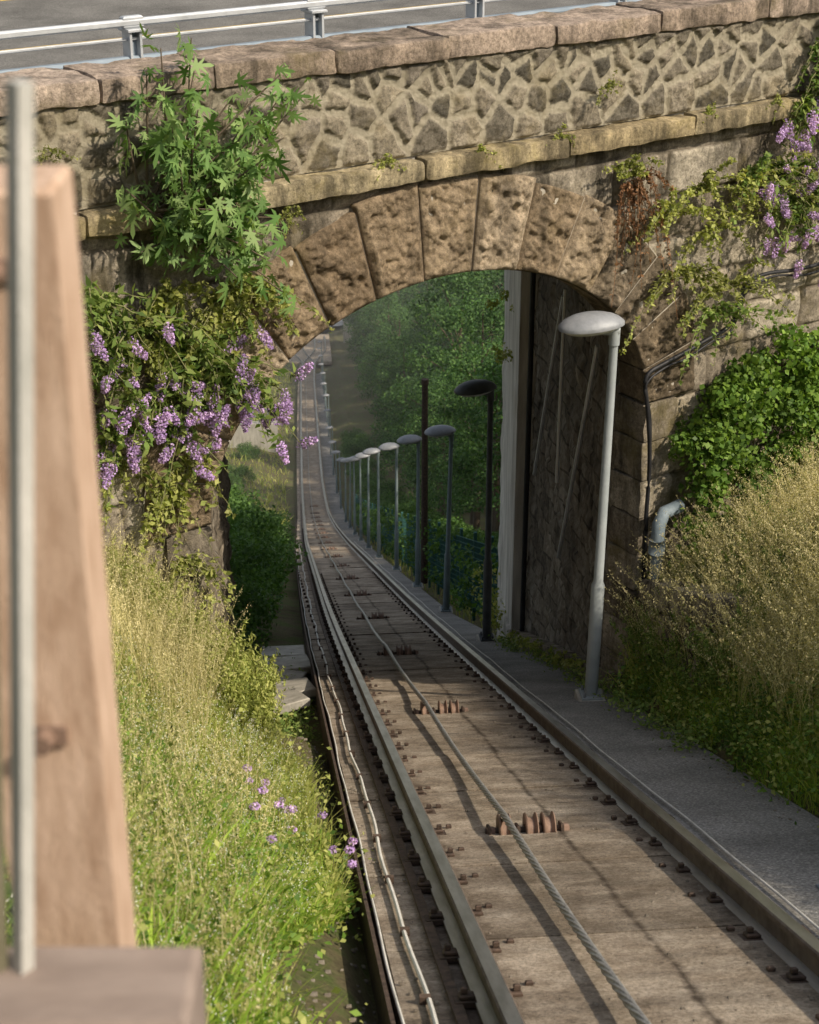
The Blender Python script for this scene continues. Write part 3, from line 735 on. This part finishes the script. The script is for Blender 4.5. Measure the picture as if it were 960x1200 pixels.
for y in np.arange(50,185,5):
    place('shrub',sh[rng.integers(2)],float(xc(y))-rng.uniform(3.4,7),y,rng.uniform(.5,1.2))
def ivy(name,segs,mat,L=.07,asp=.85):
    fb=FB()
    for (c,r,n) in segs:
        c=np.array(c,float); clump(fb,c,r,n,L,asp,0,.3)
    return link(name,fb.mesh(name,[mat]))
seg=[]
for y in np.arange(20.6,70,.35):
    if rng.random()<.8: seg.append(((float(xc(y))+1.82,y,float(zt(y))-.4+rng.uniform(0,1.15)),rng.uniform(.15,.32),70))
ivy('fence_ivy',seg,m_leaf_shrub,.075)
seg=[((1.45+rng.uniform(-.05,.1),18.2+rng.uniform(0,1.9),z),rng.uniform(.06,.15),40) for z in np.linspace(-1.4,-5.0,20)]
seg+=[((1.43,17.9+rng.uniform(0,1.9),-8.3+rng.uniform(-.2,.4)),.2,70) for _ in range(10)]
seg+=[((1.4,13+rng.uniform(0,4.6),0),.1,40) for _ in range(14)]
seg=[((c[0],c[1],c[2] if c[2]!=0 else float(zt(c[1]))+.02-float(pdrop(c[1]))),r,n) for c,r,n in seg]
ivy('wall_ivy',seg,m_leaf_creep,.05)
seg=[]
for i in range(430):
    s_=rng.uniform(.22,4.2); top=-2.62-.18*math.sin(s_*3)-.15*rng.random(); zz_=rng.uniform(-4.6,top)
    if s_<.45 and zz_>-3.2: continue
    seg.append((W(s_,rng.uniform(.05,.35)+.3*sm(-zz_,2.8,4.2),zz_).ravel(),rng.uniform(.1,.24),85))
ivy('ivy',seg,m_leaf_ivy,.052)
def stems_with_leaves(name,base,n,length,spread,mat,L,droop=.5,dens=26,r=.006,stemmat=None,outw=.5,flowers=None,fl=(.1,.17)):
    fb=FB(); tips=[]
    for i in range(n):
        s0,o0,z0=base[rng.integers(len(base))]
        ln=length*rng.uniform(.5,1.1); a=rng.uniform(-1,1)*spread; k=9; f=np.linspace(0,1,k)
        du=math.sin(a); dv=math.cos(a)*rng.uniform(.3,1)
        s_=s0+ln*du*f+rng.normal(0,.012,k).cumsum(); o_=o0+ln*outw*rng.uniform(.3,1)*f; z_=z0+ln*(dv*f-droop*rng.uniform(.5,1.5)*f*f*1.3)+rng.normal(0,.01,k).cumsum()
        P=W(s_,o_,z_); fb.tube(P,np.linspace(r,r*.35,k),5,0); tips.append((P[-1],P[-1]-P[-2]))
        m=int(dens*ln/.5); t=rng.uniform(.15,1,m)*(k-1); C=np.stack([np.interp(t,range(k),P[:,q]) for q in range(3)],1)
        T=unit(rng.normal(size=(m,3))+np.array([0,0,-.4])); C+=T*L*.5
        Ls=L*rng.uniform(.5,1.25,m); V,F=leaves(C,Ls,Ls*.38 if flowers is not None else Ls*.6,.5,T=T); fb.add(V,F,1)
    mats=[stemmat or m_stem,mat]
    if flowers is not None:
        mats.append(m_petal)
        for P,d in tips:
            if rng.random()<flowers:
                ln=rng.uniform(*fl); d=d/np.linalg.norm(d); d=d*.5+np.array([0,0,rng.uniform(-.9,.9)])+rng.normal(0,.3,3); d/=np.linalg.norm(d)
                m=190; t=rng.random(m); rr=(.04*np.sqrt(np.clip(1-t**2*.85,0,1)))*np.sqrt(rng.uniform(.4,1,m)); q=unit(rng.normal(size=(m,3)))
                C=P+d*(t*ln)[:,None]+q*rr[:,None]; V,F=leaves(C,.017,.014,.2,out=q); fb.add(V,F,2)
    return link(name,fb.mesh(name,mats))
stems_with_leaves('creeper_plant',[(.2,.1,-1.9),(.5,.1,-1.6),(.75,.1,-2.1),(.1,.1,-1.4),(.9,.1,-1.3),(.35,.1,-1.3)],80,.7,1.3,m_leaf_creep,.042,.45,52)
stems_with_leaves('creeper_plant',[(1.0,.1,-1.2),(1.3,.1,-1.5),(.6,.1,-2.3)],34,.6,1.3,m_leaf_bud,.05,.6,44)
stems_with_leaves('dead_plant',[(-.35,.1,-1.15),(-.25,.1,-1.1)],34,.5,.6,m_dead,.03,1.3,50,.004,m_dead)
stems_with_leaves('creeper_plant',[(-.38,.1,-1.0),(-.3,.1,-1.05)],14,.3,1.2,m_leaf_creep,.04,.3,60)
stems_with_leaves('buddleia_bush',[(1.5,.1,-1.6),(1.75,.1,-1.4),(1.35,.1,-1.25),(2.1,.1,-1.8)],60,.5,1.4,m_leaf_bud,.08,.6,28,flowers=.7)
stems_with_leaves('buddleia_bush',[(1.45,.12,-.75),(1.65,.15,-.6),(1.9,.1,-.8)],50,.4,1.4,m_leaf_bud,.08,.6,30,flowers=.6)
stems_with_leaves('creeper_plant',[(1.55,.1,-.3),(1.75,.1,-.1),(1.6,.1,-.5)],50,.36,1.5,m_leaf_ivy,.045,.7,56)
# left buddleia
stems_with_leaves('buddleia_bush',[(-4.65,.1,-1.25),(-4.85,.1,-1.5),(-4.3,.1,-1.45)],60,.6,1.5,m_leaf_bud,.085,.7,36,.008,flowers=.4,outw=.5)
stems_with_leaves('buddleia_bush',[(-3.95,.1,-1.7),(-3.8,.1,-1.8),(-4.15,.1,-1.9),(-4.4,.1,-2.0)],120,.5,1.5,m_leaf_bud,.085,.75,34,.007,flowers=.52,outw=.5)
stems_with_leaves('creeper_plant',[(-3.75,.1,-1.35),(-3.55,.1,-1.3),(-4.1,.1,-1.3),(-4.3,.1,-1.6)],90,.38,1.5,m_leaf_creep,.05,.9,60)
stems_with_leaves('creeper_plant',[(-4.0,.1,-2.4),(-4.2,.1,-2.6),(-4.5,.1,-2.3),(-4.1,.1,-3.1)],60,.35,1.5,m_leaf_creep,.05,1.0,50)
for (a,c_) in ((-2.5,-.66),(-1.0,-.68),(.4,-.68),(-3.2,-.9),(-.6,-.4),(-4.8,-.3),(-1.7,-.7),(1.1,-.7)):
    stems_with_leaves('wall_tuft',[(a,.1,c_)],10,.11,1.5,m_leaf_creep,.022,.6,150,.002)
def fig():
    fb=FB(); lv=[]
    starts=[(-4.05,.08,-.85),(-3.95,.08,-.95),(-4.2,.08,-.75)]
    targets=[]
    for i in range(40):
        a=rng.uniform(0,2*math.pi); r=math.sqrt(rng.random())
        targets.append((-3.95+.56*r*math.cos(a),rng.uniform(.15,.6),-.5+.6*r*math.sin(a)))
    targets+=[(-3.55,.4,-1.2),(-3.6,.45,-1.05),(-3.5,.3,-1.1),(-3.45,.4,-1.3),(-4.2,.2,.1),(-4.1,.2,.22),(-3.9,.2,.26),(-3.35,.3,-.1),(-3.4,.35,.02),(-3.2,.3,-.12)]
    for t in targets:
        s0=starts[rng.integers(3)]; f=np.linspace(0,1,7); mid=((s0[0]+t[0])/2+rng.uniform(-.08,.08),(s0[1]+t[1])/2+.05,(s0[2]+t[2])/2+.05)
        p=[(1-q)**2*np.array(s0)+2*q*(1-q)*np.array(mid)+q*q*np.array(t) for q in f]; P=Wf(np.array(p)); fb.tube(P,np.linspace(.012,.004,7),6,0)
        for q in range(rng.integers(12,17)): lv.append((P[rng.integers(3,7)]+rng.normal(0,.05,3)))
    me=fb.mesh('branches',[m_bark])
    half=[(0,0),(.12,-.14),(.34,-.16),(.2,.02),(.14,.06),(.5,.24),(.3,.26),(.1,.24),(.4,.64),(.24,.56),(.07,.42),(.1,.8),(0,1.0)]
    out2=half+[(-x,y) for x,y in half[-2:0:-1]]
    out2=np.array(out2); C=np.array(lv); n=len(C); m=len(out2)
    T=rng.normal(size=(n,3))*.8+np.array([.15,-.3,-.6]); T=unit(T); N=unit(rng.normal(size=(n,3))*.85+np.array([.35,-.5,.7])); S=unit(np.cross(T,N)); N=np.cross(S,T)
    sz=rng.uniform(.065,.15,n)
    V=C[:,None]+sz[:,None,None]*(S[:,None]*out2[None,:,0,None]+T[:,None]*out2[None,:,1,None]+N[:,None]*(-.9*out2[None,:,0,None]**2-.4*out2[None,:,1,None]**2))
    F=np.arange(n*m).reshape(n,m)
    e=empty('fig_tree'); link('branches',me,e); mk('leaves',V.reshape(-1,3),F,m_leaf_fig,e)
fig()
# ------------------------------------------------------------ grass
def samp(n,x0,x1,y0,y1,cond=None):
    X=rng.uniform(x0,x1,n);Y=rng.uniform(y0,y1,n)
    k=np.ones(n,bool) if cond is None else cond(X,Y)
    X,Y=X[k],Y[k]; return np.stack([X,Y,G(X,Y)-.01],1)
def front(X,Y): return ocoord(X,Y)>.05
edgeL=lambda Y:-1.28+.28*np.exp(-((Y-7.3)/1.1)**2)+.12*np.sin(Y*2.3)
def patch(P,sc,seed,th): return fbm(P,sc,3,seed)>th
def grass(name,P,H,Wd,lean,mat,seg=3):
    n=len(P); h=H*rng.uniform(.45,1.15,n)*(1+fbm(P,1.1,2,90)*1.1); V,F,t=blades(P,h,Wd*rng.uniform(.6,1.3,n),lean,seg); mk(name,V,F,mat); return t
cl=lambda X,Y:front(X,Y)&(X<edgeL(Y))
P=samp(60000,-4.2,-.9,2.6,11,cl); grass('meadow_grass',P,.24,.006,.8,m_gr_mid)
P=samp(34000,-3.2,-.9,2.6,7.2,cl); P=P[patch(P,1.2,4,-.1)]; grass('green_grass',P,.17,.008,.9,m_gr_green)
P=samp(8000,-2.6,-1.25,2.8,6.2,cl); P=P[patch(P,1.4,14,.0)]; grass('green_grass',P,.3,.012,.9,m_gr_green,4)
def tall(name,P,H,lean=.35,ns=14,mats=(m_gr_dry,m_gr_dry),seed_l=.012):
    n=len(P); h=H*rng.uniform(.6,1.1,n); V,F,tip=blades(P,h,np.full(n,.003),lean,4)
    fb=FB(); fb.add(V,F,0)
    V4=V.reshape(n,10,3); 
    t=rng.uniform(.55,1,(n,ns)); q=t*4; i0=np.clip(np.floor(q).astype(int),0,3); fr_=(q-i0)[...,None]
    idx=np.arange(n)[:,None]; c=V4[idx,i0*2]*(1-fr_)+V4[idx,i0*2+2]*fr_
    c=c+rng.normal(0,.02,c.shape)*(1.3-t[...,None]); C=c.reshape(-1,3)
    V2,F2=leaves(C,seed_l*rng.uniform(.6,1.5,len(C)),seed_l*.4,.2,T=unit(rng.normal(size=(len(C),3))*.5+[0,0,1])); fb.add(V2,F2,1)
    link(name,fb.mesh(name,list(mats)))
P=samp(6500,-4.2,-1.35,3.5,10.6,cl); P=P[patch(P,.9,24,-.1)]; tall('dry_grass',P,.55)
P=samp(3400,-3.4,-1.7,7.5,10.6,cl); tall('dry_grass',P,.8,.4,20)
P=samp(2400,-3,-1.2,3.2,9,cl); tall('wildflowers',P,.34,.3,12,(m_gr_green,m_petalw),.009)
P=samp(1700,-2.7,-1.35,9.0,10.9,cl); tall('weed_stems',P,.6,.3,30,(m_gr_mid,m_leaf_creep),.035)
def cover(name,P,r,k,L,mat,asp=.6,hh=.12):
    n=len(P); C=np.repeat(P,k,0)+rng.normal(0,1,(n*k,3))*np.array([r,r,0]); C[:,2]+=np.abs(rng.normal(0,hh,n*k)); Ls=L*rng.uniform(.5,1.4,n*k)
    V,F=leaves(C,Ls,Ls*asp,.8); mk(name,V,F,mat)
P=samp(1500,-3.5,-1.0,2.6,10.8,cl); cover('ground_cover',P,.08,30,.03,m_leaf_creep,hh=.1)
P=samp(700,-2.8,-1.1,2.6,7,cl); cover('ground_cover',P,.08,34,.035,m_leaf_ivy,hh=.07)
edgeR=lambda Y:1.43+.06*np.sin(Y*3)+.05*np.sin(Y*7.1)
cr=lambda X,Y:front(X,Y)&(X>edgeR(Y))
P=samp(52000,1.35,5.5,4.5,14,cr); grass('meadow_grass',P,.26,.006,.8,m_gr_mid)
P=samp(10000,1.6,5.5,5,14,cr); P=P[patch(P,.8,34,-.12)]; tall('dry_grass',P,.6,.4,18)
P=samp(11000,1.6,3.8,6.0,12.3,cr); tall('dry_grass',P,.85,.6,30,seed_l=.016)
P=samp(900,1.38,2.1,4.5,12,cr); cover('ground_cover',P,.07,34,.035,m_leaf_ivy,hh=.09)
P=samp(1300,1.38,4.5,5,13.5,cr); cover('ground_cover',P,.1,34,.033,m_leaf_creep,hh=.14)
P=samp(20000,1.38,2.1,4.5,11.5,cr); grass('green_grass',P,.17,.007,.9,m_gr_green)
P=samp(1500,1.55,2.6,9.5,12.6,cr); tall('weed_stems',P,.55,.4,30,(m_gr_mid,m_leaf_bud),.035)
P=samp(9000,-3,4,19,60,lambda X,Y:(np.abs(X-xc(Y))>1.75)); grass('meadow_grass',P,.4,.012,.8,m_gr_mid)
P=samp(14000,-12,1,46,185,lambda X,Y:(X-xc(Y)<-1.4)); grass('meadow_grass',P,.5,.05,.8,m_gr_mid)
P=samp(500,-1.7,-1.1,11.2,17,None); cover('ground_cover',P,.06,16,.035,m_leaf_bud,hh=.06)
P=samp(120,1.25,1.5,9,17.5,None); P[:,2]=zt(P[:,1])-.1-pdrop(P[:,1]); cover('ground_cover',P,.05,22,.035,m_leaf_bud,hh=.07)
fb=FB()
for i in range(16):
    x=rng.uniform(-1.5,-1.02);y=rng.uniform(6.2,7.4);z=float(G(x,y)); h=rng.uniform(.2,.36)
    t=np.array([x+rng.uniform(-.08,.08),y+rng.uniform(-.08,.08),z+h]); fb.tube(np.array([[x,y,z],(np.array([x,y,z])+t)/2+.01,t]),.002,4,0)
    q=unit(rng.normal(size=(60,3))); V,F=leaves(t+q*np.array([.022,.022,.012]),.016,.012,.2,out=q); fb.add(V,F,1)
link('scabious_flowers',fb.mesh('scabious_flowers',[m_stem,m_petal]))
# ------------------------------------------------------------ foreground timber railing
CAM=np.array([-1.31,0,1.91])
def frR(V): return np.stack([CAM[0]+.996*V[:,0]+.088*V[:,1],-.088*V[:,0]+.996*V[:,1],V[:,2]],1)
def R5(a,bq,z): return np.array([CAM[0]+.996*a+.088*bq,-.088*a+.996*bq,CAM[2]+z])
rail_e=empty('timber_railing')
b=B(); b.box(-.43,-.319,1.5,1.6,-.9,1.533,0,frR,bev=.006); b.obj('post',m_wood,rail_e)
b=B(); b.box(-1.1,-.203,1.22,1.34,.69,.828,0,frR,bev=.008); b.obj('bottom_beam',m_wood2,rail_e)
b=B()
for z,r in ((.965,.011),(1.46,.008)):
    b.tube(np.array([frR(np.array([[-.375,1.5,z]]))[0],frR(np.array([[-.375,1.475,z]]))[0]]),r,8)
    b.box(-.398,-.352,1.494,1.5,z-.012,z+.012,0,frR,bev=.002)
b.obj('bolts',m_sheave,rail_e)
b=B()
p0=R5(-.293,1.3,-.244);p1=R5(-.378,1.3,-1.17); b.tube([p0,p1],.0105,4); b.obj('grey_bar',m_alu,rail_e)
b=B(); p0=R5(-.305,1.3,0.1);p1=R5(-.402,1.3,-1.17); b.tube([p0,p1],.011,4); b.obj('olive_bar',m_olive,rail_e)
# ------------------------------------------------------------ light haze in the valley
m=bpy.data.materials.new('valley_haze'); m.use_nodes=True; nt=m.node_tree; nt.nodes.clear()
vs=nt.nodes.new('ShaderNodeVolumeScatter'); vs.inputs['Density'].default_value=.0007; vs.inputs['Anisotropy'].default_value=.0; vs.inputs['Color'].default_value=(.95,.97,1,1)
ou=nt.nodes.new('ShaderNodeOutputMaterial'); nt.links.new(vs.outputs[0],ou.inputs['Volume'])
b=B(); b.box(-150,150,34,600,-130,12,0); b.obj('haze',m)
# ------------------------------------------------------------ light, sky, camera
w=bpy.data.worlds.new('World'); scene.world=w; w.use_nodes=True; nt=w.node_tree
sky=nt.nodes.new('ShaderNodeTexSky'); sky.sky_type='NISHITA'; sky.sun_disc=False
az=math.atan2(.8,-.6); el=math.radians(43)
sky.sun_elevation=el; sky.sun_rotation=az; sky.air_density=1.2; sky.dust_density=3
hs=nt.nodes.new('ShaderNodeHueSaturation'); hs.inputs['Saturation'].default_value=.5
nt.links.new(sky.outputs[0],hs.inputs['Color']); nt.links.new(hs.outputs[0],nt.nodes['Background'].inputs[0]); nt.nodes['Background'].inputs[1].default_value=.15
sd=bpy.data.lights.new('sun','SUN'); sd.energy=4.8; sd.angle=math.radians(1.0); sd.color=(1,.88,.7)
so=bpy.data.objects.new('sun',sd); COL.objects.link(so)
so.rotation_euler=Vector((math.sin(az)*math.cos(el),math.cos(az)*math.cos(el),math.sin(el))).to_track_quat('Z','Y').to_euler()
cd=bpy.data.cameras.new('camera'); co=bpy.data.objects.new('camera',cd); COL.objects.link(co)
co.location=tuple(CAM); p=math.radians(24.8); yw=math.radians(5.05)
co.rotation_euler=Vector((math.sin(yw)*math.cos(p),math.cos(yw)*math.cos(p),-math.sin(p))).to_track_quat('-Z','Y').to_euler()
cd.sensor_fit='VERTICAL'; cd.sensor_height=36; cd.lens=60; cd.clip_start=.05; cd.clip_end=4000
cd.dof.use_dof=True; cd.dof.focus_distance=13; cd.dof.aperture_fstop=6.0
scene.camera=co
scene.view_settings.view_transform='Standard'; scene.view_settings.look='None'; scene.view_settings.exposure=0
